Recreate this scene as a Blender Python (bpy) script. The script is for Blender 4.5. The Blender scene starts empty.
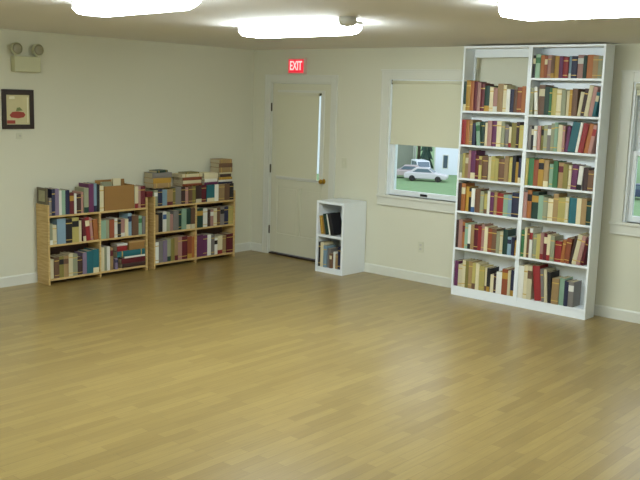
import bpy, bmesh, math, random
from mathutils import Matrix, Vector
R_ = math.radians
SC = bpy.context.scene
COL = SC.collection

# ---------------------------------------------------------------- camera, sky, exposure
CAM = Vector((7.8054, -7.7124, 1.8988))
fwd = Vector((-0.64596852, 0.7468552, -0.15789864))
rgt = Vector((0.75289168, 0.65747305, 0.02972061))
upv = Vector((-0.12601109, 0.09968199, 0.98700796))
cd = bpy.data.cameras.new('camera')
cam = bpy.data.objects.new('camera', cd)
COL.objects.link(cam)
m = Matrix.Identity(4)
for i in range(3):
    m[i][0], m[i][1], m[i][2], m[i][3] = rgt[i], upv[i], -fwd[i], CAM[i]
cam.matrix_world = m
cd.sensor_width = 36
cd.lens = 890.65 / 640 * 36
cd.clip_end = 600
SC.camera = cam

SKY_STRENGTH = 2.0
LAMP = 48.5
w = bpy.data.worlds.new('overcast_sky')
SC.world = w
w.use_nodes = True
nt = w.node_tree
bg = nt.nodes['Background']
tc = nt.nodes.new('ShaderNodeTexCoord')
sx = nt.nodes.new('ShaderNodeSeparateXYZ')
rp = nt.nodes.new('ShaderNodeValToRGB')
rp.color_ramp.elements[0].position = 0.0
rp.color_ramp.elements[0].color = (0.88, 0.92, 1.0, 1)
rp.color_ramp.elements[1].position = 0.6
rp.color_ramp.elements[1].color = (0.76, 0.85, 1.0, 1)
nt.links.new(tc.outputs['Generated'], sx.inputs[0])
nt.links.new(sx.outputs['Z'], rp.inputs[0])
nt.links.new(rp.outputs[0], bg.inputs['Color'])
bg.inputs['Strength'].default_value = SKY_STRENGTH

SC.view_settings.view_transform = 'Standard'
SC.view_settings.look = 'None'
SC.view_settings.gamma = 1
SC.view_settings.use_curve_mapping = False
SC.view_settings.exposure = 0.0
SC.cycles.use_denoising = True
SC.cycles.max_bounces = 10
SC.cycles.diffuse_bounces = 5
SC.cycles.sample_clamp_indirect = 4


# ---------------------------------------------------------------- helpers
def lin(c):
    return tuple(((x / 255) / 12.92 if x / 255 <= 0.04045 else ((x / 255 + 0.055) / 1.055) ** 2.4) for x in c) + (1.0,)


def mat(name, rgb, rough=0.5, metal=0.0, noise=0.0, nscale=8.0, bump=0.0, bscale=200.0, vary=0.0, emit=0.0, spec=None):
    M = bpy.data.materials.new(name)
    M.use_nodes = True
    t = M.node_tree
    b = t.nodes['Principled BSDF']
    b.inputs['Roughness'].default_value = rough
    b.inputs['Metallic'].default_value = metal
    if spec is not None:
        b.inputs['Specular IOR Level'].default_value = spec
    c = lin(rgb)
    b.inputs['Base Color'].default_value = c
    if emit:
        b.inputs['Emission Color'].default_value = c
        b.inputs['Emission Strength'].default_value = emit
    out = None
    tcn = t.nodes.new('ShaderNodeTexCoord')
    if noise:
        n = t.nodes.new('ShaderNodeTexNoise')
        n.inputs['Scale'].default_value = nscale
        n.inputs['Detail'].default_value = 4
        t.links.new(tcn.outputs['Object'], n.inputs['Vector'])
        mx = t.nodes.new('ShaderNodeMix')
        mx.data_type = 'RGBA'
        mx.inputs['A'].default_value = tuple(x * (1 - noise) for x in c[:3]) + (1,)
        mx.inputs['B'].default_value = tuple(min(1, x * (1 + noise)) for x in c[:3]) + (1,)
        t.links.new(n.outputs['Fac'], mx.inputs['Factor'])
        out = mx.outputs['Result']
    if vary:
        oi = t.nodes.new('ShaderNodeObjectInfo')
        hs = t.nodes.new('ShaderNodeHueSaturation')
        mr = t.nodes.new('ShaderNodeMapRange')
        mr.inputs['To Min'].default_value = 1 - vary
        mr.inputs['To Max'].default_value = 1 + vary
        t.links.new(oi.outputs['Random'], mr.inputs['Value'])
        t.links.new(mr.outputs['Result'], hs.inputs['Value'])
        if out:
            t.links.new(out, hs.inputs['Color'])
        else:
            hs.inputs['Color'].default_value = c
        out = hs.outputs['Color']
    if out:
        t.links.new(out, b.inputs['Base Color'])
    if bump:
        n2 = t.nodes.new('ShaderNodeTexNoise')
        n2.inputs['Scale'].default_value = bscale
        n2.inputs['Detail'].default_value = 3
        t.links.new(tcn.outputs['Object'], n2.inputs['Vector'])
        bp = t.nodes.new('ShaderNodeBump')
        bp.inputs['Strength'].default_value = bump
        bp.inputs['Distance'].default_value = 0.003
        t.links.new(n2.outputs['Fac'], bp.inputs['Height'])
        t.links.new(bp.outputs['Normal'], b.inputs['Normal'])
    return M


def floor_material():
    M = bpy.data.materials.new('oak_strip_laminate')
    M.use_nodes = True
    t = M.node_tree
    b = t.nodes['Principled BSDF']
    tcn = t.nodes.new('ShaderNodeTexCoord')
    mp = t.nodes.new('ShaderNodeMapping')
    mp.inputs['Rotation'].default_value = (0, 0, R_(90))
    t.links.new(tcn.outputs['Object'], mp.inputs['Vector'])
    br = t.nodes.new('ShaderNodeTexBrick')
    br.offset = 0.37
    br.offset_frequency = 2
    br.squash = 1
    br.inputs['Scale'].default_value = 1
    br.inputs['Brick Width'].default_value = 0.52
    br.inputs['Row Height'].default_value = 0.068
    br.inputs['Mortar Size'].default_value = 0.0012
    br.inputs['Color1'].default_value = lin(FLOOR_A)
    br.inputs['Color2'].default_value = lin(FLOOR_B)
    br.inputs['Mortar'].default_value = lin((118, 98, 60))
    t.links.new(mp.outputs[0], br.inputs['Vector'])
    mp2 = t.nodes.new('ShaderNodeMapping')
    mp2.inputs['Scale'].default_value = (38, 2.2, 1)
    t.links.new(tcn.outputs['Object'], mp2.inputs['Vector'])
    n = t.nodes.new('ShaderNodeTexNoise')
    n.inputs['Scale'].default_value = 1.6
    n.inputs['Detail'].default_value = 5
    t.links.new(mp2.outputs[0], n.inputs['Vector'])
    mr = t.nodes.new('ShaderNodeMapRange')
    mr.inputs['From Min'].default_value = 0.25
    mr.inputs['From Max'].default_value = 0.75
    mr.inputs['To Min'].default_value = 0.88
    mr.inputs['To Max'].default_value = 1.12
    t.links.new(n.outputs['Fac'], mr.inputs['Value'])
    hs = t.nodes.new('ShaderNodeHueSaturation')
    t.links.new(br.outputs['Color'], hs.inputs['Color'])
    t.links.new(mr.outputs['Result'], hs.inputs['Value'])
    t.links.new(hs.outputs['Color'], b.inputs['Base Color'])
    b.inputs['Roughness'].default_value = 0.30
    b.inputs['Specular IOR Level'].default_value = 0.75
    bp = t.nodes.new('ShaderNodeBump')
    bp.inputs['Strength'].default_value = 0.12
    bp.inputs['Distance'].default_value = 0.002
    t.links.new(n.outputs['Fac'], bp.inputs['Height'])
    t.links.new(bp.outputs['Normal'], b.inputs['Normal'])
    return M


def pine_material():
    M = mat('light_pine', (196, 160, 100), 0.45)
    t = M.node_tree
    b = t.nodes['Principled BSDF']
    tcn = t.nodes.new('ShaderNodeTexCoord')
    mp = t.nodes.new('ShaderNodeMapping')
    mp.inputs['Scale'].default_value = (6, 3, 30)
    n = t.nodes.new('ShaderNodeTexNoise')
    n.inputs['Scale'].default_value = 2
    n.inputs['Detail'].default_value = 4
    rr = t.nodes.new('ShaderNodeValToRGB')
    rr.color_ramp.elements[0].color = lin((192, 158, 96))
    rr.color_ramp.elements[1].color = lin((214, 186, 128))
    rr.color_ramp.elements[0].position = 0.35
    rr.color_ramp.elements[1].position = 0.65
    t.links.new(tcn.outputs['Object'], mp.inputs['Vector'])
    t.links.new(mp.outputs[0], n.inputs['Vector'])
    t.links.new(n.outputs['Fac'], rr.inputs[0])
    t.links.new(rr.outputs[0], b.inputs['Base Color'])
    return M


def glass_material():
    M = bpy.data.materials.new('window_glass')
    M.use_nodes = True
    t = M.node_tree
    t.nodes.clear()
    o = t.nodes.new('ShaderNodeOutputMaterial')
    tr = t.nodes.new('ShaderNodeBsdfTransparent')
    tr.inputs[0].default_value = (0.95, 0.98, 0.97, 1)
    gl = t.nodes.new('ShaderNodeBsdfGlossy')
    gl.inputs['Roughness'].default_value = 0.0
    mx = t.nodes.new('ShaderNodeMixShader')
    fr = t.nodes.new('ShaderNodeFresnel')
    fr.inputs[0].default_value = 1.3
    t.links.new(fr.outputs[0], mx.inputs[0])
    t.links.new(tr.outputs[0], mx.inputs[1])
    t.links.new(gl.outputs[0], mx.inputs[2])
    t.links.new(mx.outputs[0], o.inputs[0])
    return M


def emit_material(name, rgb, strength):
    M = bpy.data.materials.new(name)
    M.use_nodes = True
    t = M.node_tree
    t.nodes.clear()
    o = t.nodes.new('ShaderNodeOutputMaterial')
    e = t.nodes.new('ShaderNodeEmission')
    e.inputs[0].default_value = lin(rgb)
    e.inputs[1].default_value = strength
    t.links.new(e.outputs[0], o.inputs[0])
    return M


class MB:
    def __init__(self):
        self.bm = bmesh.new()

    def box(self, x0, x1, y0, y1, z0, z1, mi=0):
        v = [self.bm.verts.new(p) for p in ((x0, y0, z0), (x1, y0, z0), (x1, y1, z0), (x0, y1, z0),
                                            (x0, y0, z1), (x1, y0, z1), (x1, y1, z1), (x0, y1, z1))]
        for f in ((3, 2, 1, 0), (4, 5, 6, 7), (0, 1, 5, 4), (1, 2, 6, 5), (2, 3, 7, 6), (3, 0, 4, 7)):
            self.bm.faces.new([v[i] for i in f]).material_index = mi
        return self

    def prism(self, poly, axis, lo, hi, mi=0):
        """poly: 2-D outline; axis 'x' takes (y,z), 'y' takes (x,z), 'z' takes (x,y)."""
        def P(a, b, c):
            return {'x': (c, a, b), 'y': (a, c, b), 'z': (a, b, c)}[axis]
        A = [self.bm.verts.new(P(a, b, lo)) for a, b in poly]
        B = [self.bm.verts.new(P(a, b, hi)) for a, b in poly]
        n = len(poly)
        fs = [self.bm.faces.new(A), self.bm.faces.new(list(reversed(B)))]
        for i in range(n):
            fs.append(self.bm.faces.new((A[i], B[i], B[(i + 1) % n], A[(i + 1) % n])))
        for f in fs:
            f.material_index = mi
        return self

    def lathe(self, prof, centre, axis='z', seg=20, mi=0):
        """prof: list of (radius, height) from one end to the other, capped."""
        rings = []
        for r, h in prof:
            ring = []
            for k in range(seg):
                a = 2 * math.pi * k / seg
                p = {'z': (r * math.cos(a), r * math.sin(a), h), 'y': (r * math.cos(a), h, r * math.sin(a)),
                     'x': (h, r * math.cos(a), r * math.sin(a))}[axis]
                ring.append(self.bm.verts.new(Vector(p) + Vector(centre)))
            rings.append(ring)
        fs = [self.bm.faces.new(rings[0]), self.bm.faces.new(list(reversed(rings[-1])))]
        for a, b in zip(rings, rings[1:]):
            for k in range(seg):
                f = self.bm.faces.new((a[k], b[k], b[(k + 1) % seg], a[(k + 1) % seg]))
                f.smooth = True
                fs.append(f)
        for f in fs:
            f.material_index = mi
        return self

    def build(self, name, mats, parent=None, bevel=0.0, loc=None):
        bmesh.ops.recalc_face_normals(self.bm, faces=self.bm.faces)
        me = bpy.data.meshes.new(name)
        self.bm.to_mesh(me)
        self.bm.free()
        if not isinstance(mats, (list, tuple)):
            mats = [mats]
        for q in mats:
            me.materials.append(q)
        o = bpy.data.objects.new(name, me)
        COL.objects.link(o)
        if parent is not None:
            o.parent = parent
        if loc is not None:
            o.location = loc
        if bevel:
            md = o.modifiers.new('edges', 'BEVEL')
            md.width = bevel
            md.segments = 2
            md.limit_method = 'ANGLE'
        return o


def tag(o, label, cat, group=None):
    o['label'] = label
    o['category'] = cat
    if group:
        o['group'] = group
    return o


def thing(name, label, cat, loc=(0, 0, 0), rotz=0.0, group=None):
    o = bpy.data.objects.new(name, None)
    COL.objects.link(o)
    o.location = loc
    o.rotation_euler = (0, 0, rotz)
    o.empty_display_size = 0.1
    return tag(o, label, cat, group)


def setting(name, loc=(0, 0, 0)):
    o = bpy.data.objects.new(name, None)
    COL.objects.link(o)
    o.location = loc
    o['kind'] = 'structure'
    return o


def struct(name, mb, m, **k):
    o = mb.build(name, m, **k)
    o['kind'] = 'structure'
    return o


# ---------------------------------------------------------------- materials
FLOOR_A, FLOOR_B = (136, 114, 64), (154, 132, 77)
WALL = mat('cream_wall_paint', (214, 213, 192), 0.75, noise=0.02, nscale=1.5, bump=0.10, bscale=260)
CEIL = mat('ceiling_paint', (220, 218, 214), 0.85, noise=0.02, nscale=2, bump=0.15, bscale=180)
FLOOR = floor_material()
TRIM = mat('white_trim_paint', (216, 217, 205), 0.4, noise=0.01)
DOORP = mat('door_paint', (213, 212, 189), 0.45, noise=0.015)
WHITE = mat('white_bookcase_laminate', (238, 244, 247), 0.35, noise=0.012)
VINYL = mat('white_vinyl_sash', (232, 238, 240), 0.35)
SHADE = mat('beige_roller_shade', (213, 212, 186), 0.8, noise=0.02, nscale=3)
PINE = pine_material()
BACKB = mat('dark_brown_hardboard', (96, 74, 66), .7, noise=.08, nscale=6)
GLASS = glass_material()
BRASS = mat('brass', (190, 150, 60), 0.3, metal=0.9)
BRONZE = mat('dark_bronze_hinge', (84, 74, 50), 0.45, metal=0.6)
BLACK = mat('black_plastic', (25, 25, 25), 0.4)
THRESH = mat('dark_threshold', (48, 36, 26), 0.6)
PLATE = mat('ivory_plate', (206, 206, 182), 0.4)
LAMPH = mat('lamp_housing_white', (225, 226, 215), 0.5)
DIFF = emit_material('lit_prismatic_diffuser', (240, 252, 254), LAMP * .95)
DIFF_BOOST = emit_material('lit_diffuser_boosted', (240, 252, 254), LAMP * 1.4)  # same lens, emission raised only to brighten the door and left corner
DETECT = mat('detector_plastic', (190, 188, 176), 0.5)
EMERG = mat('beige_emergency_housing', (196, 196, 160), 0.5)
EMLENS = mat('dull_lamp_lens', (150, 145, 118), 0.25)
SIGNRED = mat('lit_red_sign_face', (225, 40, 62), 0.4, emit=0.8)
SIGNLET = mat('lit_pale_sign_letters', (255, 205, 205), 0.4, emit=0.9)
SIGNBOX = mat('pale_pink_sign_case', (228, 190, 180), 0.4)
PAGES = mat('page_edges', (186, 174, 142), 0.8, noise=0.06, nscale=60)
CARD = mat('brown_cardboard', (150, 112, 60), 0.8, noise=0.06, nscale=12)
FRAMEW = mat('dark_walnut_frame', (46, 32, 26), 0.4, noise=0.2, nscale=20)
PRINT = mat('cream_print_paper', (205, 196, 150), 0.6, noise=0.12, nscale=9)

# ---------------------------------------------------------------- the room
H = 2.44
XR, YF = 9.6, -9.2
struct('floor', MB().box(-0.15, XR + .15, YF - .15, 0.15, -0.12, 0), FLOOR)
struct('ceiling', MB().box(-0.15, XR + .15, YF - .15, 0.15, H, H + .12), CEIL)
struct('wall_left', MB().box(-0.15, 0, YF, 0, 0, H), WALL)
struct('wall_right', MB().box(XR, XR + .15, YF, 0.15, 0, H), WALL)
struct('wall_front', MB().box(-0.15, XR, YF - .15, YF, 0, H), WALL)
DX0, DX1 = 0.300, 1.250          # door opening
W1, W2 = (2.06, 3.00), (4.69, 5.63)
WZ0, WZ1 = 0.885, 2.11
b = MB()
b.box(-0.15, DX0, 0, .15, 0, H)
b.box(DX0, DX1, 0, .15, 2.07, H)
b.box(DX1, W1[0], 0, .15, 0, H)
for (a, c) in (W1, W2):
    b.box(a, c, 0, .15, 0, WZ0)
    b.box(a, c, 0, .15, WZ1, H)
b.box(W1[1], W2[0], 0, .15, 0, H)
b.box(W2[1], XR, 0, .15, 0, H)
struct('wall_back', b, WALL)


def baseboard(name, along, lo, hi):
    bb = MB()
    if along == 'x':
        bb.prism([(0, 0), (-.014, 0), (-.014, .088), (-.008, .1), (0, .1)], 'x', lo, hi)
    else:
        bb.prism([(0, 0), (.014, 0), (.014, .088), (.008, .1), (0, .1)], 'y', lo, hi)
    return struct(name, bb, TRIM)


baseboard('baseboard_left', 'y', YF, 0)
bb = MB()
for lo, hi in ((0.014, 0.215), (1.335, XR)):
    bb.prism([(0, 0), (-.014, 0), (-.014, .088), (-.008, .1), (0, .1)], 'x', lo, hi)
struct('baseboard_back', bb, TRIM)

# door ------------------------------------------------------------
dr = setting('door_1', (DX0, 0, 0))
# casing and jamb, local x from 0 (opening left) to .95
b = MB()
b.box(-.085, 0, -.018, 0, 0, 2.15).box(.95, 1.035, -.018, 0, 0, 2.15).box(0, .95, -.018, 0, 2.07, 2.15)
b.box(-.085, -.07, -.026, -.018, 0, 2.15).box(1.02, 1.035, -.026, -.018, 0, 2.15)
b.box(-.07, 1.02, -.026, -.018, 2.135, 2.15)
b.box(0, .018, 0, .15, 0, 2.07).box(.932, .95, 0, .15, 0, 2.07).box(.018, .932, 0, .15, 2.052, 2.07)
b.build('door_casing', TRIM, dr, bevel=.003)
b = MB()      # leaf: stiles, rails, glass opening at the top, two panels below
x0, x1, y0, y1 = .021, .929, .008, .052
b.box(x0, x0 + .10, y0, y1, .03, 2.048).box(x1 - .10, x1, y0, y1, .03, 2.048)
b.box(x0 + .10, x1 - .10, y0, y1, 1.965, 2.048)
b.box(x0 + .10, x1 - .10, y0, y1, .835, .93)
b.box(x0 + .10, x1 - .10, y0, y1, .03, .265)
b.box(.455, .495, y0, y1, .265, .835)
for a, c in ((x0 + .10, .455), (.495, x1 - .10)):
    b.box(a, c, y0 + .012, y1 - .012, .265, .835)
b.build('door_leaf', DOORP, dr, bevel=.003)
for a, c in ((x0 + .10, .455), (.495, x1 - .10)):
    q = MB()
    q.prism([(a + .02, .285), (c - .02, .285), (c - .02, .815), (a + .02, .815)], 'y', y0 + .006, y0 + .0125)
    q.build('door_panel', DOORP, dr, bevel=.005)
b = MB()      # raised lite frame
a, c, z0, z1 = x0 + .085, x1 - .085, .925, 1.975
GW = .056
b.box(a, a + GW, y0 - .010, y0, z0, z1).box(c - GW, c, y0 - .010, y0, z0, z1)
b.box(a + GW, c - GW, y0 - .010, y0, z0, z0 + .03).box(a + GW, c - GW, y0 - .010, y0, z1 - .03, z1)
b.build('glazing_frame', TRIM, dr, bevel=.003)
MB().box(x0 + .10, x1 - .10, .028, .032, .93, 1.965).build('pane', GLASS, dr)
for hz in (.30, 1.04, 1.77):
    q = MB()
    q.lathe([(.007, -.05), (.007, .05)], (.016, -.004, hz), 'z', 10)
    q.box(.000, .016, -.0015, .0005, hz - .045, hz + .045)
    q.build('hinge', BRONZE, dr)
q = MB()
q.lathe([(.03, y0), (.03, y0 - .006), (.012, y0 - .012), (.012, y0 - .03), (.024, y0 - .04), (.028, y0 - .055), (.022, y0 - .068), (.008, y0 - .073)],
        (.856, 0, .95), 'y', 20)
kn = q.build('door_knob', BRASS, dr)
MB().box(.018, .932, -.01, .10, 0.001, .02).build('threshold', THRESH, dr)

sh = thing('roller_shade', 'cream shade covering the glass in the upper half of the white door', 'shade', (DX0 + .115, -.004, .95))
q = MB()
q.prism([(.0, .0), (.650, .0), (.660, .985), (.0, .985)], 'y', -.009, -.0075)
q.build('shade_cloth', SHADE, sh)
MB().box(-.005, .688, -.022, -.0005, .965, .998).build('head_rail', DOORP, sh, bevel=.003)
MB().box(.0, .650, -.013, -.004, .0, .014).build('bottom_bar', TRIM, sh)
q = MB()
q.lathe([(.016, 0), (.016, .012)], (.676, -.022, .981), 'y', 12)
q.build('end_cap', BRONZE, sh)


# windows ---------------------------------------------------------
def window(name, X, lift=True):
    x0, x1 = X
    r = setting(name, (x0, 0, WZ0))
    W, Z = x1 - x0, WZ1 - WZ0
    c = MB()
    c.box(-.105, 0, -.018, 0, 0, Z + .085).box(W, W + .105, -.018, 0, 0, Z + .085).box(0, W, -.018, 0, Z, Z + .085)
    c.box(-.115, W + .115, -.03, 0, Z + .085, Z + .105)
    c.box(-.105, -.09, -.025, -.018, 0, Z + .085).box(W + .09, W + .105, -.025, -.018, 0, Z + .085)
    c.build('window_casing', TRIM, r, bevel=.003)
    MB().box(-.115, W + .115, -.034, .0, -.028, 0).box(0, W, 0, .15, -.028, 0).build('window_sill', TRIM, r, bevel=.004)
    MB().box(-.105, W + .105, -.018, 0, -.115, -.028).box(-.105, W + .105, -.024, -.018, -.115, -.10).build('apron', TRIM, r, bevel=.003)
    j = MB()
    j.box(0, .02, 0, .15, 0, Z).box(W - .02, W, 0, .15, 0, Z).box(.02, W - .02, 0, .15, Z - .02, Z)
    j.box(.02, .028, .018, .030, 0, Z - .02).box(W - .028, W - .02, .018, .030, 0, Z - .02)
    j.build('jamb', VINYL, r)
    mid = .61
    for nm, y0, z0, z1 in (('lower_sash', .034, .004, mid + .02), ('upper_sash', .072, mid - .02, Z - .02)):
        s = MB()
        a, e, t = .022, W - .022, .042
        s.box(a, a + t, y0, y0 + .035, z0, z1).box(e - t, e, y0, y0 + .035, z0, z1)
        s.box(a + t, e - t, y0, y0 + .035, z0, z0 + (.055 if nm == 'lower_sash' else .04))
        s.box(a + t, e - t, y0, y0 + .035, z1 - .04, z1)
        so = s.build(nm, VINYL, r, bevel=.003)
        MB().box(a + t, e - t, y0 + .015, y0 + .019, z0 + (.055 if nm == 'lower_sash' else .04), z1 - .04).build('pane', GLASS, so)
        if nm == 'lower_sash':
            l = MB()
            l.box(W / 2 - .04, W / 2 + .04, y0 - .016, y0 + .001, .02, .036).box(W / 2 - .04, W / 2 + .04, y0 - .016, y0 - .01, .036, .044)
            l.build('sash_lift', BLACK, so)
    return r


window('window_1', W1)
window('window_2', W2)
sh = thing('roller_shade', 'cream roller shade drawn halfway down the window left of the white bookcases', 'shade', (2.085, .005, 1.43))
MB().box(.0, .885, 0, .0015, .012, .655).build('shade_cloth', SHADE, sh)
MB().box(-.001, .886, -.006, .007, 0, .014).build('bottom_bar', SHADE, sh, bevel=.002)
q = MB()
q.lathe([(.018, -.002), (.018, .887)], (0, .004, .655), 'x', 16)
q.build('roller', SHADE, sh)
for xx in (-.0045, .8875):
    MB().box(xx, xx + .002, -.018, .024, .63, .678).build('bracket', BRONZE, sh)
sh = thing('roller_shade', 'rolled-up cream shade at the top of the window right of the bookcases', 'shade', (4.715, .0, 2.0))
MB().box(.0, .885, .012, .0135, .01, .075).build('shade_cloth', SHADE, sh)
MB().box(.0, .885, .006, .02, .0, .012).build('bottom_bar', SHADE, sh)
q = MB()
q.lathe([(.028, -.002), (.028, .887)], (0, .003, .075), 'x', 16)
q.build('roller', SHADE, sh)

# ---------------------------------------------------------------- ceiling lamps
def lamp(x0, x1, yc, label, turn=0.0, lens=None, group='fluorescent fixtures on the ceiling'):
    L = x1 - x0
    r = thing('fluorescent_fixture', label, 'ceiling light', (x0, yc, H), R_(turn), group)
    MB().box(.02, L - .02, -.06, .06, -.035, -.0005).build('housing', LAMPH, r)
    q = MB()
    # wraparound lens: flat bottom, sloping sides, chamfered ends
    prof = [(-.112, -.014), (-.115, -.060), (-.078, -.092), (.078, -.092), (.115, -.060), (.112, -.014)]
    A = []
    for xx, k in ((.015, .72), (.10, 1.0), (L - .10, 1.0), (L - .015, .72)):
        A.append([q.bm.verts.new((xx, y * (k if abs(k - 1) < .01 else .9), z if k == 1 else z * .86)) for y, z in prof])
    n = len(prof)
    for a, c in zip(A, A[1:]):
        for i in range(n):
            q.bm.faces.new((a[i], c[i], c[(i + 1) % n], a[(i + 1) % n]))
    q.bm.faces.new(A[0])
    q.bm.faces.new(list(reversed(A[-1])))
    q.build('diffuser', lens or DIFF, r)
    for xx in (0, L - .013):
        e = MB()
        e.prism([(-.10, 0), (-.10, -.022), (.10, -.022), (.10, 0)], 'x', xx, xx + .013)
        e.build('end_cap', LAMPH, r)
    return r


lamp(3.0, 4.05, -4.42, 'lit fluorescent fixture cut by the top edge of the photo, nearest the left wall', -5)
lamp(2.61, 3.74, -2.66, 'lit fluorescent fixture above the exit sign, smoke detector at its end', -3, DIFF_BOOST)
lamp(5.26, 6.53, -3.27, 'lit fluorescent fixture in front of the tall white bookcases')
lamp(2.6, 3.8, -6.6, 'added unseen fluorescent fixture brightening the front left of the room')  # added fixture, out of view, for more light on the left side

r = thing('smoke_detector', 'grey round smoke detector at the right end of the middle ceiling light', 'smoke detector', (3.89, -2.97, H))
q = MB()
q.lathe([(.062, -.0005), (.062, -.036), (.055, -.052), (.042, -.060), (.01, -.062)], (0, 0, 0), 'z', 24)
q.build('detector_body', DETECT, r)
q = MB()
q.lathe([(.014, -.061), (.014, -.065), (.008, -.067)], (0, 0, 0), 'z', 12)
q.build('test_button', LAMPH, r)

# ---------------------------------------------------------------- fittings on the walls
r = thing('exit_sign', 'lit red exit sign on the wall above the white door', 'exit sign', (.730, 0, 2.158))
MB().box(-.130, .130, -.045, 0, 0, .178).build('sign_case', SIGNBOX, r, bevel=.004)
MB().box(-.116, .116, -.0475, -.0455, .014, .164).build('sign_face', SIGNRED, r)
fc = bpy.data.curves.new('exit_lettering', 'FONT')
fc.body = 'EXIT'
fc.size = .13
fc.align_x = 'CENTER'
fc.align_y = 'CENTER'
fc.extrude = .001
fc.offset = .0025
fc.materials.append(SIGNLET)
ft = bpy.data.objects.new('exit_curve', fc)
COL.objects.link(ft)
fm = bpy.data.meshes.new_from_object(ft.evaluated_get(bpy.context.evaluated_depsgraph_get()))
bpy.data.objects.remove(ft)
bpy.data.curves.remove(fc)
fo = bpy.data.objects.new('exit_lettering', fm)
COL.objects.link(fo)
fo.parent = r
fo.location = (0, -.0495, .089)
fo.rotation_euler = (R_(90), 0, 0)
fo.scale = (.72, 1.1, 1)

r = thing('light_switch', 'pale light switch on the wall right of the door', 'light switch', (1.46, 0, 1.125))
MB().box(-.035, .035, -.006, 0, 0, .115).build('plate', PLATE, r, bevel=.002)
MB().box(-.006, .006, -.016, -.006, .05, .068).build('toggle', PLATE, r)
r = thing('power_outlet', 'pale power outlet low on the wall below the half-shaded window', 'power outlet', (2.545, 0, .315))
MB().box(-.035, .035, -.006, 0, 0, .115).build('plate', PLATE, r, bevel=.002)
for z in (.025, .068):
    MB().box(-.014, .014, -.0085, -.006, z, z + .024).build('socket', DETECT, r, bevel=.001)

r = thing('emergency_light', 'beige emergency light with two round lamps high on the left wall', 'emergency light', (0, -3.070, 2.055), R_(90))
MB().box(-.138, .138, -.075, 0, 0, .145).build('housing', EMERG, r, bevel=.008)
for sgn in (-1, 1):
    q = MB()
    q.lathe([(.010, .145), (.010, .168)], (sgn * .112, -.036, 0), 'z', 10)
    q.lathe([(.03, .02), (.052, -.01), (.058, -.048), (.052, -.054)], (sgn * .112, -.03, .212), 'y', 20)
    hd = q.build('lamp_head', EMERG, r)
    q = MB()
    q.lathe([(.050, -.0545), (.04, -.060), (.01, -.063)], (sgn * .112, -.03, .212), 'y', 20)
    q.build('lens', EMLENS, hd)
    hd.rotation_euler = (0, 0, 0)

# framed fruit print on the left wall; local x runs along the wall, -y faces the room
r = thing('framed_picture', 'framed fruit print in a dark frame on the left wall', 'picture', (0, -3.148, 1.517), R_(90))
q = MB()
W_, H_ = .165, .372
q.box(-W_, -W_ + .042, -.022, 0, 0, H_).box(W_ - .042, W_, -.022, 0, 0, H_)
q.box(-W_ + .042, W_ - .042, -.022, 0, 0, .042).box(-W_ + .042, W_ - .042, -.022, 0, H_ - .05, H_)
q.build('frame', FRAMEW, r, bevel=.004)
MB().box(-W_ + .042, W_ - .042, -.008, -.001, .042, H_ - .05).build('print', PRINT, r)
q = MB()
q.prism([(-.088 + .0, .13), (-.07, .108), (.0, .10), (.06, .11), (.078, .135), (.06, .158), (.0, .166), (-.06, .16)], 'y', -.0095, -.0082)
q.prism([(-.115, .05), (-.03, .05), (-.03, .082), (-.115, .082)], 'y', -.0095, -.0082)
q.build('painted_fruit', mat('painted_red', (158, 62, 48), .6, noise=.25, nscale=30), r)
q = MB()
q.prism([(-.02, .168), (.05, .175), (.02, .205), (-.01, .2)], 'y', -.0095, -.0082)
q.build('painted_leaf', mat('painted_green', (112, 122, 70), .6, noise=.2, nscale=30), r)
q = MB()
q.prism([(-.09, .28), (-.03, .285), (-.035, .308), (-.085, .305)], 'y', -.0095, -.0082)
q.prism([(.098, .06), (.108, .06), (.108, .30), (.098, .30)], 'y', -.0095, -.0082)
q.build('painted_highlight', mat('painted_cream', (232, 228, 200), .6), r)
r = thing('wall_hook', 'small pale hook plate on the left wall below the framed picture', 'hook', (0, -3.135, 1.42), R_(90))
MB().box(-.03, .03, -.005, 0, 0, .06).build('plate', PLATE, r, bevel=.002)
q = MB()
q.lathe([(.009, -.022), (.006, -.02), (.005, -.005)], (0, 0, .032), 'y', 10)
q.build('peg', DETECT, r)

# ---------------------------------------------------------------- bookcases
TL, TW = 3.1105, .7086
TFY, TBY = -.2664, -.080
LZ = [1.816, 1.490, 1.168, .845, .480, .092]
RZ = [2.132, 1.803, 1.482, 1.156, .852, .484, .092]
TTOP = 2.425


def tall(x0, zs, label, open_top):
    r = thing('bookcase', label, 'bookcase', (x0, TFY, 0), 0, 'tall white bookcases')
    D = TBY - TFY
    for xx in (0, TW - .02):
        MB().box(xx, xx + .02, 0, D, 0, TTOP).build('side_panel', WHITE, r, bevel=.0015)
    MB().box(.02, TW - .02, 0, D, TTOP - .022, TTOP).build('top_panel', WHITE, r, bevel=.0015)
    MB().box(.02, TW - .02, .004, .02, 0, zs[-1] - .02).build('plinth', WHITE, r)
    for z in zs:
        MB().box(.02, TW - .02, .001, D - .006, z - .02, z).build('shelf', WHITE, r, bevel=.0015)
    if open_top:
        MB().box(.02, TW - .02, D - .005, D, 0, zs[0]).build('back_panel', WHITE, r)
        MB().box(.02, TW - .02, D - .018, D, TTOP - .10, TTOP - .022).build('back_rail', WHITE, r)
        MB().box(.02, .036, D - .018, D, zs[0], TTOP - .10).build('back_stile', WHITE, r)
    else:
        MB().box(.02, TW - .02, D - .005, D, 0, TTOP - .022).build('back_panel', WHITE, r)
    return r


tall(TL, LZ, 'left of the two tall white bookcases, with an open double-height top bay', True)
tall(TL + TW, RZ, 'right of the two tall white bookcases, with seven shelves of books', False)

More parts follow.
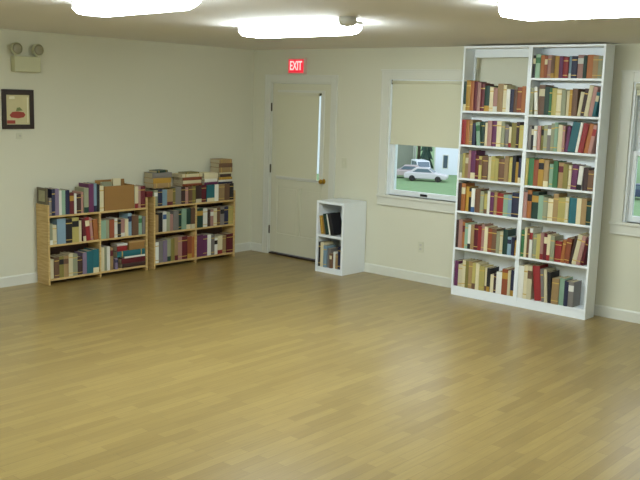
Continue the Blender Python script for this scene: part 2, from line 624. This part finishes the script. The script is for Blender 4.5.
SX0, SX1, SFY, SH = 1.4238, 1.8123, -.4056, .7877
r = thing('bookcase', 'small white two-shelf bookcase standing beside the door', 'bookcase', (SX0, SFY, 0))
W_, D = SX1 - SX0, -.016 - SFY
for xx in (0, W_ - .028):
    MB().box(xx, xx + .028, 0, D, 0, SH - .028).build('side_panel', WHITE, r, bevel=.002)
MB().box(0, W_, 0, D, SH - .028, SH).build('top_panel', WHITE, r, bevel=.002)
for z in (.06, .420):
    MB().box(.028, W_ - .028, .001, D - .006, z - .028, z).build('shelf', WHITE, r, bevel=.0015)
MB().box(.028, W_ - .028, .003, .02, 0, .032).build('plinth', WHITE, r)
MB().box(.028, W_ - .028, D - .006, D, .0, SH - .028).build('back_panel', WHITE, r)

LF = .2214
AY = (-2.9823, -1.775)
BY = (-1.690, -.4858)
LOWZ = [.685, .398, .060]
LTOP = .792
DV = .60


def low(Y, label):
    r = thing('bookcase', label, 'bookcase', (LF, Y[0], 0), R_(90), 'low pine bookcases')
    L = Y[1] - Y[0]
    D = LF - .016
    for xx in (0, L - .02):
        MB().box(xx, xx + .02, 0, D, 0, LTOP).build('side_panel', PINE, r, bevel=.002)
    MB().box(L / 2 - .01, L / 2 + .01, .002, D, 0, LOWZ[0] - .02).build('divider', PINE, r, bevel=.002)
    MB().box(.02, L - .02, 0, D, LOWZ[0] - .02, LOWZ[0]).build('shelf', PINE, r, bevel=.002)
    for z in LOWZ[1:]:
        for a, c in ((.02, L / 2 - .01), (L / 2 + .01, L - .02)):
            MB().box(a, c, .001, D, z - .02, z).build('shelf', PINE, r, bevel=.002)
    MB().box(.02, L - .02, D, D + .004, .03, LOWZ[0] - .01).build('back_panel', BACKB, r)
    return r


low(AY, 'left of two low pine bookcases, with the cardboard box on top')
low(BY, 'right of two low pine bookcases, with books piled on its top row')

# ---------------------------------------------------------------- books
PAL = {
    'K': ('black', (30, 28, 32)), 'D': ('dark green', (28, 64, 54)), 'G': ('green', (64, 124, 78)), 'T': ('teal', (36, 112, 122)),
    'B': ('blue', (66, 104, 158)), 'N': ('navy', (38, 42, 74)), 'R': ('red', (158, 42, 44)), 'M': ('maroon', (108, 28, 40)),
    'P': ('pink', (194, 146, 136)), 'V': ('purple', (112, 50, 96)), 'O': ('orange', (188, 116, 60)), 'Y': ('yellow', (206, 192, 112)),
    'C': ('cream', (222, 212, 174)), 'W': ('white', (232, 232, 222)), 'A': ('tan', (180, 148, 100)), 'E': ('brown', (122, 88, 64)),
    'S': ('sage green', (166, 170, 138)), 'L': ('light blue', (148, 180, 198)), 'H': ('grey', (140, 134, 128)), 'Z': ('olive', (142, 132, 66)),
    'X': ('rust', (158, 82, 50)), 'Q': ('lilac', (150, 132, 160)), 'U': ('dark brown', (66, 42, 40)), 'J': ('mint', (160, 196, 168)),
    'I': ('gold', (200, 156, 62)),
}
BM = {k: mat('book_cloth_' + v[0].replace(' ', '_'), tuple(c * (.96 if k in 'WC' else .88) for c in v[1]), .55, noise=.08, nscale=14, vary=.14) for k, v in PAL.items()}
GOLD = mat('gilt_lettering_band', (200, 170, 90), .4, metal=.3)
ACC = {'K': 'CIW', 'D': 'IC', 'G': 'CW', 'T': 'CW', 'B': 'WC', 'N': 'IC', 'R': 'CKI', 'M': 'IC', 'P': 'RW', 'V': 'CI', 'O': 'CKM', 'Y': 'EK',
       'C': 'RBE', 'W': 'KRB', 'A': 'EMC', 'E': 'IC', 'S': 'DW', 'L': 'WN', 'H': 'WK', 'Z': 'CK', 'X': 'IC', 'Q': 'WN', 'U': 'IC', 'J': 'GW', 'I': 'EK'}
rnd = random.Random(11)


def book_mesh(wd, dp, ht, code, pat):
    """Standing book: x 0..wd, spine at y=0, page edges towards +y, z 0..ht."""
    q = MB()
    t = min(.0028, wd * .16)
    yb = t * 1.2
    q.box(0, t, yb, dp, 0, ht).box(wd - t, wd, yb, dp, 0, ht)
    bands = {0: [(0, 1, 0)],
             1: [(0, .12, 0), (.12, .15, 1), (.15, .80, 0), (.80, .84, 1), (.84, 1, 0)],
             2: [(0, .62, 0), (.62, .86, 1), (.86, 1, 0)],
             3: [(0, .22, 1), (.22, 1, 0)],
             4: [(0, .1, 0), (.1, .18, 1), (.18, .5, 0), (.5, .9, 1), (.9, 1, 0)]}[pat]
    if wd > .02:
        cs = [(0, yb), (0, .002), (wd * .25, -.001), (wd * .5, -.002), (wd * .75, -.001), (wd, .002), (wd, yb)]
    else:
        cs = [(0, yb), (0, .001), (wd * .5, -.001), (wd, .001), (wd, yb)]
    for a, c, mi in bands:
        q.prism(cs, 'z', a * ht, c * ht, mi)
    ac = BM[rnd.choice(ACC[code])] if pat != 1 else GOLD
    return q, [BM[code], ac], t, yb


def make_book(wd, dp, ht, code, pat, label, group):
    q, mats, t, yb = book_mesh(wd, dp, ht, code, pat)
    o = q.build('book', mats)
    tag(o, label, 'book', group)
    e = .0035
    MB().box(t, wd - t, yb, dp - .004, e, ht - e).build('page_block', PAGES, o)
    return o


ORD = 'first second third fourth fifth sixth seventh eighth ninth tenth eleventh twelfth thirteenth fourteenth fifteenth sixteenth seventeenth eighteenth nineteenth twentieth'.split()
PXM = .0096
NB = [0]


def parse(s):
    out = []
    for tok in s.split(','):
        p = tok.split()
        lean = float(p[2]) if len(p) > 2 else 0.0
        code = p[0][0]
        out.append([code, float(p[0][1:]), float(p[1]) * PXM, lean])
    return out


def corners(wd, ht, a):
    ca, sa = math.cos(a), math.sin(a)
    pts = [(x * ca + z * sa, -x * sa + z * ca) for x, z in ((0, 0), (wd, 0), (wd, ht), (0, ht))]
    mz = min(p[1] for p in pts)
    return [(p[0], p[1] - mz) for p in pts], -mz


def span(poly, z):
    xs = []
    for (xa, za), (xb, zb) in zip(poly, poly[1:] + poly[:1]):
        if min(za, zb) - 1e-9 <= z <= max(za, zb) + 1e-9:
            if abs(zb - za) < 1e-9:
                xs += [xa, xb]
            else:
                xs.append(xa + (xb - xa) * (z - za) / (zb - za))
    return (min(xs), max(xs)) if xs else None


ZS = [i * .004 for i in range(100)]


def pack(items, k):
    right = [0.0] * len(ZS)
    pos = []
    for code, wpx, ht, lean in items:
        wd = wpx * k
        poly, dz = corners(wd, ht, R_(lean))
        sp = [span(poly, z) for z in ZS]
        x = 0.0
        for rr, s in zip(right, sp):
            if s:
                x = max(x, rr - s[0])
        x += .0012
        for i, s in enumerate(sp):
            if s:
                right[i] = max(right[i], x + s[1])
        pos.append((x, dz, wd))
    return pos, max(right)


def shelf_books(text, origin, face, width, depth, where, group, fill=1.0, minw=2.6):
    items = [i for i in parse(text) if i[1] >= minw]
    lo, hi = .0005, .05
    target = width * fill - .004
    for _ in range(40):
        k = (lo + hi) / 2
        if pack(items, k)[1] > target:
            hi = k
        else:
            lo = k
    pos, _e = pack(items, lo)
    base = Matrix.Translation(origin) @ Matrix.Rotation(face, 4, 'Z')
    n = len(items)
    for i, ((code, wpx, ht, lean), (x, dz, wd)) in enumerate(zip(items, pos)):
        size = 'thin ' if wpx <= 3 else ('thick ' if wpx >= 6.5 else '')
        lab = '%s%s book, %s from left, %s' % (size, PAL[code][0], ORD[i], where)
        if i == n - 1:
            lab = '%s%s book, last at right, %s' % (size, PAL[code][0], where)
        pat = rnd.choice([0, 0, 0, 1, 1, 1, 2, 3]) if wd > .018 else rnd.choice([0, 0, 1, 2])
        dp = min(depth, .115 + .22 * ht * rnd.uniform(.75, 1.1))
        o = make_book(wd, dp, ht, code, pat, lab, group)
        sb = rnd.uniform(.0, max(.0, min(.03, depth - dp - .004)))
        o.matrix_world = base @ Matrix.Translation((x, sb + .002, dz + .0004)) @ Matrix.Rotation(R_(lean), 4, 'Y')
        NB[0] += 1


LEFT = [
    'D3 29,I4.5 30,O4 29,M4 29,P3.5 28,M4.5 27,D5.5 25,C4 24,P4.5 23,A6 27,C3.5 26,W4 22,N4 22,E3.5 22,X4.5 24,O4 25',
    'R5 25,O4 25,A3.5 25,N3.5 22,J4.5 23 -5,D4 24,C3 23,P5 25,V5.5 25,C5 25,S4 24,H4 22,C3 20,Z5.5 24,U3 25,Y4.5 22,K2 21',
    'S3 24,Y3 25,A4 24,P3 28,V5.5 28,M4 24,Y3.5 23,E6.5 23,C4 23,Y4.5 24,Y4 22,E7 22,A4.5 25,Y4 24,K4 26,I3 20,W2 22,N3 24',
    'U3.5 28,O4.5 28,I4 25,K3 24,W4 24,E6 24,M2.5 25,S4 22,Y3.5 20,W3 23,V4 22,A3.5 23,R7 22,J5 21,L4 21,N7.5 24',
    'U3 28,P5 29,O3 27,J4 26,W3.5 25,A4.5 25,M5 26,R4.5 25,P3.5 27,K2.5 25,C4.5 25,X5 24,E5.5 24,S4 22,C4 22,D5.5 25,L4.5 18,N3 18,I3 15',
    'V4.5 26,C5 23,C4 28,Z3.5 28,A4.5 28,Y4 27,C4 27,D2.5 26,Y6 25,C3 24,K3.5 24,C4 18,U3 20,W6.5 22,X6.5 26,C3 25,N3.5 26',
]
RIGHT = [
    'K3 21,W2.5 22,J5 22,O4 21,X3 20,P4 21,E3.5 20,I4.5 20,V4 20,R5 19,L3 20,N5.5 20,P6 21,D3.5 20,O6 21,A5 20,S4 20',
    'S4 25,W4 26 -4,E7 28,D5.5 26,G3 25,Y5.5 25,C5.5 24,S5 24,C4 23,I3 24,E6 25,C4 22 7,U4 25 7,C4.5 28 8,P4.5 27 8,T3.5 22 8',
    'C2.5 23,H4 23,K3 23,W4 23,P4 23,Z3.5 23,S4.5 24,H4 24,S4 26,J4 27,C5 25,P3 24,V4 24 5,T8.5 28 8,W3 28 8,R6 27 9,O5 27 9,P4 26 9',
    'Y3 26,G5.5 26,X5 25,I5.5 26,A5 25,C2.5 24,J4.5 22,G5 25,D2.5 25,A5.5 24,Z5 23,C3 22,V5.5 23 3,W4.5 22 4,U5 21,E5.5 19',
    'P3.5 25,O4 27,K2 25,D6 26,J4.5 23,S4 22,C5 21,A4.5 26,D2 22,Y6.5 23,C3 24,K2.5 22,T6.5 24,C4 24,A4.5 24,D4 22',
    'G4.5 26,C3 29,E3 28,W4 29,S4.5 24,Y5 24,P4 26,M4 26,C4 25,S5 24,R8 20,O4 22 4,X6 24 5,U3 27 9,C5 29 10,P4.5 28 10,M3 25 10',
    'W6 32,C4 33,K2.5 33,C5 33,R7.5 34 -7,H3 32 -6,C3.5 32 -5,K3.5 30 -4,A7.5 25,J5.5 26,N4 24,H5.5 24,D2 23',
]
NM6 = ['top', 'second', 'third', 'fourth', 'fifth', 'bottom']
NM7 = ['top', 'second', 'third', 'fourth', 'fifth', 'sixth', 'bottom']
SD = (TBY - TFY) - .010
for i, tx in enumerate(LEFT):
    shelf_books(tx, (TL + .021, TFY, LZ[i]), 0, TW - .042, SD - (.014 if i == 0 else 0), '%s shelf of left tall white bookcase' % NM6[i],
                'books on the %s shelf of the left white bookcase' % NM6[i])
for i, tx in enumerate(RIGHT):
    shelf_books(tx, (TL + TW + .021, TFY, RZ[i]), 0, TW - .042, SD, '%s shelf of right tall white bookcase' % NM7[i],
                'books on the %s shelf of the right white bookcase' % NM7[i], fill=.84 if i == 6 else 1.0)

LB = .5705          # bay width of the low units
LD = LF - .016 - .030
TOP_A1 = 'H3 18,N3.5 27,Q4.5 27,W3 25,J4 25,N5 25,M5 22,W3 21,U5.5 20,P3 22,S5.5 26,V6 30,L4 30,K3 29,C5 27'
TOP_A2 = 'C4 24,P3 24,M5 24'
MID_A1 = 'S3 22,C4 20,L8 26,W2.5 25,K6 25,Y6.5 26,I2.5 25,C3 22,M3 24 -4,R4 25 -5,P3 24 -6,O4.5 22 -4'
MID_A2 = 'J4.5 20,S3 20,X4.5 20,W3 21,K3 19,P4 19,C3 19,U2.5 18,L3.5 25,E6 22,J3.5 21,H3 20'
BOT_A1 = 'C3 20,K2 19,E3.5 22,Z3.5 22,A3.5 22,C3 24,U2 22,S3.5 23,W2 22,U4 19,Q3 23,T5 24,T4.5 25'
BOT_A2 = 'C3.5 26,S2.7 25,W3 26,A3.5 25'
TOP_B1 = 'S3 18,N3.5 19,L4 18,A5 18,Z2.7 19,H5 20,U3.5 20,P2.7 19,E3.5 20,Z3 20'
TOP_B2 = 'U4 20,M4 20,T5.5 20,W3 20,A4.5 20,E4 20,K3 20'
MID_B1 = 'A2.7 20,K4 22,W3 23,S3 22,K2.5 18,P2.7 19,H4.5 23,D3 22,J4 24,D4 24,E3.5 24'
MID_B2 = 'D5.5 23,W4 22,S2 21,U2.7 20,P3 20,C3 21,E3 22,H3.5 22,N4 22,Y4.5 22'
BOT_B1 = 'K2 22,W3 24,H4 25,Q3.5 25,C2 26,S3.5 26,Z3 26,A3 27,P3.5 27,M5 27,E2.5 26,X4 26,O3 25'
BOT_B2 = 'V6 26,V4 25,M2 24,W3 25,H3 25,W3 20,C4.5 22,A4 22,K2 22,M6 23'


def lowb(tx, Y, bay, z, width, where, group, off=0.0):
    y = Y[0] + (.0205 if bay == 0 else (Y[1] - Y[0]) / 2 + .0108) + off
    shelf_books(tx, (LF, y, z), R_(90), width, LD, where, group)


lowb(TOP_A1, AY, 0, LOWZ[0], .635, 'top row of left pine bookcase', 'books along the top of the left pine bookcase')
lowb(TOP_A2, AY, 0, LOWZ[0], .145, 'beside cardboard box on left pine bookcase', 'books beside the cardboard box', off=1.022)
lowb(MID_A1, AY, 0, LOWZ[1], LB, 'middle shelf, left bay of left pine bookcase', 'books on the middle shelves of the left pine bookcase')
lowb(MID_A2, AY, 1, LOWZ[1], LB, 'middle shelf, right bay of left pine bookcase', 'books on the middle shelves of the left pine bookcase')
lowb(BOT_A1, AY, 0, LOWZ[2], LB, 'bottom shelf, left bay of left pine bookcase', 'books on the bottom shelves of the left pine bookcase')
lowb(BOT_A2, AY, 1, LOWZ[2], .155, 'bottom shelf, right bay of left pine bookcase', 'books on the bottom shelves of the left pine bookcase')
lowb(TOP_B1, BY, 0, LOWZ[0], .575, 'top row, left bay of right pine bookcase', 'books along the top of the right pine bookcase')
lowb(TOP_B2, BY, 0, LOWZ[0], .580, 'top row, right bay of right pine bookcase', 'books along the top of the right pine bookcase', off=.580)
lowb(MID_B1, BY, 0, LOWZ[1], LB, 'middle shelf, left bay of right pine bookcase', 'books on the middle shelves of the right pine bookcase')
lowb(MID_B2, BY, 1, LOWZ[1], LB, 'middle shelf, right bay of right pine bookcase', 'books on the middle shelves of the right pine bookcase')
lowb(BOT_B1, BY, 0, LOWZ[2], LB, 'bottom shelf, left bay of right pine bookcase', 'books on the bottom shelves of the right pine bookcase')
lowb(BOT_B2, BY, 1, LOWZ[2], LB, 'bottom shelf, right bay of right pine bookcase', 'books on the bottom shelves of the right pine bookcase')

shelf_books('I3 21 -9,A2.7 20 -9,D3.5 24 -12,W2.7 24 -13,K4.5 25 -14', (SX0 + .0285, SFY, .420), 0, .331, .24, 'upper shelf of small white bookcase',
            'books in the small white bookcase', fill=.70)
shelf_books('K3 28,C4.5 28,L4 25,H4 22,E3 17,W3 19,A3 17,N4.5 26', (SX0 + .0285, SFY, .060), 0, .331, .24, 'lower shelf of small white bookcase',
            'books in the small white bookcase', fill=.98)


def flat(thick, length, dp, code, x, y, z, label, group, turn=0.0, pat=None):
    """A book lying flat, spine to the room (+x); x, y is the middle of its spine."""
    o = make_book(thick, dp, length, code, rnd.choice([0, 0, 0, 1]) if pat is None else pat, label, group)
    M = Matrix.Translation((x, y, z)) @ Matrix.Rotation(R_(90 + turn), 4, 'Z') @ Matrix.Translation((length / 2, 0, 0)) @ Matrix.Rotation(R_(-90), 4, 'Y')
    o.matrix_world = M
    NB[0] += 1
    return o


# books lying in the right bay at the bottom of the left unit
g = 'books lying on the bottom shelf of the left pine bookcase'
yb = AY[0] + .0205 + .5930
z = .0606
flat(.045, .30, .17, 'U', LF - .01, yb + .42, z, 'dark brown book lying lowest in the bottom-shelf pile', g)
flat(.055, .31, .17, 'M', LF - .012, yb + .415, z + .0455, 'magenta-red book lying in the bottom-shelf pile of the left pine bookcase', g)
flat(.018, .27, .16, 'W', LF - .008, yb + .43, z + .101, 'thin white book lying on the magenta-red one', g)
flat(.062, .36, .17, 'T', LF - .012, yb + .385, z + .1195, 'large teal book lying across the bottom-shelf pile', g)
flat(.055, .13, .12, 'R', LF - .02, yb + .275, z + .182, 'small red book lying at left on the teal book', g)
flat(.022, .13, .13, 'W', LF - .018, yb + .275, z + .2375, 'white book lying on the small red book', g)
o = thing('carton', 'small tan box on the teal book in the bottom-shelf pile', 'box', (LF - .09, yb + .462, z + .182), R_(90))
MB().box(-.10, .10, -.075, .075, 0, .088).build('box_body', CARD, o, bevel=.002)
MB().box(-.102, .102, -.077, .077, .075, .093).build('lid', mat('tan_card_lid', (176, 140, 88), .8, noise=.05), o, bevel=.002)
o = make_book(.035, .11, .115, 'Q', 2, 'little lilac book standing in front of the bottom-shelf pile', g)
o.matrix_world = Matrix.Translation((LF - .004, yb + .175, .0605)) @ Matrix.Rotation(R_(90), 4, 'Z')

# cardboard carton on top of the left unit, with papers and books showing in it
ZB = LOWZ[0]
bx = thing('carton', 'brown cardboard box standing on top of the left pine bookcase', 'box', (LF - .006, AY[0] + .0205 + .640, ZB + .0005), R_(90))
q = MB()
BW, BD, BH = .375, .165, .252
q.box(0, BW, 0, .004, 0, BH).box(0, BW, BD - .004, BD, 0, BH).box(0, .004, .004, BD - .004, 0, BH).box(BW - .004, BW, .004, BD - .004, 0, BH)
q.box(.004, BW - .004, .004, BD - .004, 0, .004)
q.build('box_body', CARD, bx)
q = MB()
q.prism([(BD - .004, BH), (BD, BH), (BD + .006, BH + .05), (BD + .002, BH + .05)], 'x', .005, BW - .005)
q.build('flap', CARD, bx)
gy = AY[0] + .0205 + .640
for (a, wd_, ht_, c, lab) in ((.13, .12, .285, 'S', 'sage green book sticking out of the left of the cardboard box'),
                              (.245, .10, .315, 'C', 'cream book sticking highest out of the cardboard box')):
    o = make_book(.03, wd_, ht_, c, 0, lab, 'books in the cardboard box')
    o.matrix_world = Matrix.Translation((LF - .06, gy + a, ZB + .006)) @ Matrix.Rotation(R_(180), 4, 'Z')
    NB[0] += 1

# piles on top of the right unit's books
zt = ZB + 20 * PXM + .002
y0 = BY[0]
pl = [(.052, .24, .16, 'A', 0, 'thick tan book at the bottom of the left-hand pile on the right pine bookcase'),
      (.056, .25, .16, 'I', 1, 'gold-brown book second from bottom in the left-hand pile'),
      (.056, .25, .17, 'H', -5, 'grey book lying skewed near the top of the left-hand pile'),
      (.026, .17, .12, 'D', 9, 'thin dark green book topmost on the left-hand pile')]
z = zt
for t, l, d, c, tn, lab in pl:
    flat(t, l, d, c, LF - .022, y0 + .130, z, lab, 'books piled at the left end of the right pine bookcase', tn)
    z += t + .0006
pl = [(.026, .28, .17, 'X', 0, 'rust book lowest of the flat middle pile on the right pine bookcase'),
      (.036, .27, .17, 'C', 1, 'cream book second in the flat middle pile'),
      (.034, .27, .17, 'X', -2, 'rust-orange book third in the flat middle pile'),
      (.038, .31, .17, 'C', 2, 'wide cream book fourth in the flat middle pile'),
      (.016, .20, .13, 'Z', 0, 'thin olive book topmost of the flat middle pile')]
z = zt
for t, l, d, c, tn, lab in pl:
    flat(t, l, d, c, LF - .022, y0 + .555, z, lab, 'books piled flat in the middle of the right pine bookcase', tn)
    z += t + .0006
pl = [(.030, .20, .16, 'V', 0, 'purple book under the white ones between the two right-hand piles'),
      (.036, .20, .16, 'W', 3, 'white book lying between the two right-hand piles'),
      (.066, .19, .15, 'C', -7, 'thick cream book topmost between the two right-hand piles')]
z = zt
for t, l, d, c, tn, lab in pl:
    flat(t, l, d, c, LF - .014, y0 + .830, z, lab, 'books lying between the two right-hand piles', tn)
    z += t + .0006
pl = [(.020, .22, .17, 'N', 0, 'navy book at the bottom of the tall right-hand pile'),
      (.024, .22, .17, 'W', -2, 'white book second from bottom in the tall right-hand pile'),
      (.030, .21, .16, 'I', 2, 'gold book third from bottom in the tall right-hand pile'),
      (.036, .17, .15, 'U', 0, 'dark brown book in the middle of the tall right-hand pile'),
      (.016, .20, .16, 'C', 2, 'thin cream book above the dark one in the tall right-hand pile'),
      (.058, .21, .16, 'A', 0, 'tan book second from the top of the tall right-hand pile'),
      (.048, .20, .16, 'E', -3, 'brown book second from the very top of the tall right-hand pile'),
      (.044, .20, .16, 'A', 2, 'tan book topmost on the tall right-hand pile')]
pl[5] = pl[5][:5] + ('tan book third from the very top of the tall right-hand pile',)
z = zt
for t, l, d, c, tn, lab in pl:
    flat(t, l, d, c, LF - .022, y0 + 1.062, z, lab, 'books in the tall pile at the right end of the right pine bookcase', tn)
    z += t + .0006

# small red box bridging the two pine units, small frame on the left panel
o = thing('trinket_box', 'small dark red box sitting across the gap between the pine bookcases', 'box', (LF - .045, -1.728, LTOP + .0005), R_(90))
MB().box(-.055, .03, -.035, .035, 0, .045).build('box_body', BM['M'], o, bevel=.004)
MB().box(-.057, .032, -.037, .037, .038, .058).build('lid', mat('dark_red_lid', (120, 40, 44), .5, noise=.1), o, bevel=.004)
o = thing('photo_frame', 'small grey photo frame standing on the left end of the left pine bookcase', 'photo frame', (.115, AY[0] + .010, LTOP + .0005))
q = MB()
q.box(-.085, -.058, -.009, .009, 0, .162).box(.058, .085, -.009, .009, 0, .162)
q.box(-.058, .058, -.009, .009, 0, .028).box(-.058, .058, -.009, .009, .134, .162)
q.build('frame', mat('pewter_frame', (112, 104, 84), .4, metal=.3, noise=.2, nscale=40), o, bevel=.002)
MB().box(-.058, .058, -.004, .004, .028, .134).build('photo', mat('faded_photo', (168, 164, 130), .5, noise=.25, nscale=25), o)

# ---------------------------------------------------------------- outside the windows
GZ = -6.4
GRASS = mat('mown_grass', (112, 142, 94), .9, noise=.22, nscale=1.2)
SIDE = mat('grey_green_siding', (150, 154, 138), .8, noise=.06, nscale=.5)
HWHITE = mat('white_house_siding', (232, 236, 244), .7, noise=.02, nscale=.5)
ROOF = mat('dark_shingles', (70, 68, 72), .9, noise=.2, nscale=2)
DARKPANE = mat('dark_house_pane', (70, 86, 100), .15)
TYRE = mat('tyre_rubber', (28, 28, 30), .8)
CARGLASS = mat('tinted_car_glass', (96, 112, 124), .1)
struct('ground', MB().box(-220, 120, .5, 260, GZ - .3, GZ), GRASS)


def house(loc, rot, Wd, Dp, Ht, wallm, label, win):
    r = thing('house', label, 'house', loc, rot)
    MB().box(0, Wd, 0, Dp, 0, Ht).build('walls', wallm, r)
    q = MB()
    q.prism([(-.4, Ht), (Dp + .4, Ht), (Dp / 2, Ht + Dp * .35)], 'x', -.4, Wd + .4)
    q.build('roof', ROOF, r)
    q = MB()
    for xx in (-.02, Wd - .10):
        q.box(xx, xx + .12, -.03, .05, 0, Ht)
    q.build('corner_board', TRIM, r)
    for (a, z0, ww, hh) in win:
        f = MB()
        f.box(a - .08, a, -.04, .01, z0 - .08, z0 + hh + .08).box(a + ww, a + ww + .08, -.04, .01, z0 - .08, z0 + hh + .08)
        f.box(a, a + ww, -.04, .01, z0 - .08, z0).box(a, a + ww, -.04, .01, z0 + hh, z0 + hh + .08)
        fo_ = f.build('window', TRIM, r)
        MB().box(a, a + ww, -.02, .01, z0, z0 + hh).build('pane', DARKPANE, fo_)
    return r


house((-49.3, 77.9, GZ), R_(34), 11, 7, 6.5, HWHITE, 'white house beyond the parked cars outside the window', [(1.0, .75, .5, 1.45), (5, .75, .9, 1.3)])
house((-60.2, 76.6, GZ), R_(34), 7.5, 6, 7, SIDE, 'grey-green house far behind the parked cars', [(1.2, 1.2, .9, 1.3)])
house((-63.6, 61.3, GZ), R_(36), 10, 7, 9.5, HWHITE, 'invented tall white house whitening the gap beside the door shade', [(1.5, 2, .9, 1.4)])  # invented house; its white walls stand in for daylight beside the door shade
o = thing('pole', 'thin white pole standing behind the parked cars', 'pole', (-53.2, 79.3, GZ))
q = MB()
q.lathe([(.09, 0), (.07, 6.5)], (0, 0, 0), 'z', 10)
q.build('shaft', TRIM, o)
q = MB()
q.lathe([(.18, 0), (.18, .2), (.1, .25)], (0, 0, 0), 'z', 12)
q.build('base', TRIM, o)


def car(loc, rot, paint, label, van=False):
    r = thing('car', label, 'car', loc, rot)
    L, W_ = 4.4, 1.74
    body = [(-2.2, .28), (2.2, .28), (2.22, .55), (2.1, .72), (1.1, .86), (-1.7, .92), (-2.15, .86), (-2.22, .55)]
    q = MB()
    q.prism(body, 'y', -W_ / 2, W_ / 2)
    q.build('body', paint, r, bevel=.08)
    if van:
        cab = [(1.0, .84), (.35, 1.62), (-2.0, 1.66), (-2.12, .90)]
    else:
        cab = [(1.05, .85), (.25, 1.38), (-1.05, 1.40), (-1.75, .90)]
    q = MB()
    q.prism(cab, 'y', -W_ / 2 + .12, W_ / 2 - .12)
    cb = q.build('cabin', paint, r, bevel=.05)
    zt_, zb_ = (1.52, .98) if van else (1.30, .95)
    for s in (-1, 1):
        q = MB()
        yy = s * (W_ / 2 - .12)
        q.prism([(.72, zb_), (.30, zt_), (cab[2][0] + .25, zt_), (cab[3][0] + .42, zb_)], 'y', min(yy, yy + s * .01), max(yy, yy + s * .01))
        q.build('side_window', CARGLASS, cb)
    a, c = Vector(cab[0]), Vector(cab[1])
    n = Vector((c[1] - a[1], -(c[0] - a[0]))).normalized() * .012
    p0, p1 = a.lerp(c, .18), a.lerp(c, .88)
    q = MB()
    q.prism([tuple(p0), tuple(p1), tuple(p1 + n), tuple(p0 + n)], 'y', -W_ / 2 + .2, W_ / 2 - .2)
    q.build('windscreen', CARGLASS, cb)
    for xx in (1.35, -1.35):
        for s in (-1, 1):
            q = MB()
            y1 = s * W_ / 2
            q.lathe([(.2, -.1), (.31, -.1), (.31, .1), (.2, .1)], (xx, y1 - s * .08, .31), 'y', 18)
            q.build('wheel', TYRE, r)
    for s in (-1, 1):
        MB().box(2.14, 2.235, s * .62 - .16, s * .62 + .16, .56, .68).build('headlamp', LAMPH, r)
    return r


car((-44.9, 69.9, GZ), R_(25), mat('silver_car_paint', (206, 200, 202), .3, metal=.1), 'silver car parked nearest on the grass outside the window')
car((-48.3, 71.2, GZ), R_(214), mat('beige_car_paint', (186, 170, 168), .3, metal=.1), 'beige car parked left of the silver car')
car((-49.4, 75.6, GZ), R_(-40), mat('white_car_paint', (232, 236, 240), .3), 'white van parked behind the beige car', True)
car((-22.6, 72.6, GZ), R_(10), mat('dark_blue_car_paint', (52, 64, 92), .3), 'dark blue car seen through the right-hand window')


def tree(loc, h, rad, seed, label, conifer):
    r = thing('tree', label, 'tree', loc, 0, 'trees outside the windows')
    rr = random.Random(seed)
    q = MB()
    q.lathe([(.16 * h / 8, 0), (.11 * h / 8, h * .5), (.03, h * .9)], (0, 0, 0), 'z', 10)
    q.build('trunk', mat('bark', (84, 70, 58), .9, noise=.2, nscale=6), r)
    q = MB()
    if conifer:
        nl = 9
        for i in range(nl):
            t0 = i / nl
            zb = h * (.08 + .84 * t0)
            R0 = rad * (1 - t0) + .25
            seg = 16
            tip = q.bm.verts.new((0, 0, zb + h * .2))
            cen = q.bm.verts.new((0, 0, zb + .1))
            ring = []
            for k in range(seg):
                a = 2 * math.pi * (k + rr.random() * .5) / seg
                rk = R0 * (rr.uniform(.62, .8) if k % 2 else rr.uniform(.92, 1.1))
                ring.append(q.bm.verts.new((rk * math.cos(a), rk * math.sin(a), zb - (.25 if k % 2 == 0 else 0) + rr.uniform(-.15, .15))))
            for k in range(seg):
                q.bm.faces.new((ring[k], ring[(k + 1) % seg], tip))
                q.bm.faces.new((ring[(k + 1) % seg], ring[k], cen))
        cm = mat('dark_evergreen', (44, 72, 60), .9, noise=.4, nscale=1.5)
    else:
        for i in range(26):
            a, u = rr.uniform(0, 6.283), rr.uniform(-1, 1)
            s = rr.uniform(.3, .85)
            c = Vector((math.cos(a) * math.sqrt(1 - u * u) * rad * s, math.sin(a) * math.sqrt(1 - u * u) * rad * s, h * .66 + u * h * .3 * s))
            res = bmesh.ops.create_icosphere(q.bm, subdivisions=3, radius=rad * rr.uniform(.22, .38), matrix=Matrix.Translation(c))
            for v in res['verts']:
                d = v.co - c
                v.co = c + d * rr.uniform(.72, 1.25)
        cm = mat('leafy_green', (82, 104, 72), .9, noise=.35, nscale=1.5)
    q.build('foliage', cm, r)
    return r


tree((-51.2, 79.0, GZ), 10, .65, 3, 'dark evergreen tree between the grey-green and white houses', True)
tree((-31.6, 95, GZ), 11, 3.4, 5, 'leafy tree behind the dark blue car, left in the right-hand window', False)
tree((-23.5, 90, GZ), 10, 3.0, 8, 'leafy tree behind the dark blue car, right in the right-hand window', False)
tree((-63.4, 95.1, GZ), 12, 4, 9, 'broad leafy tree behind the gap between the houses', False)
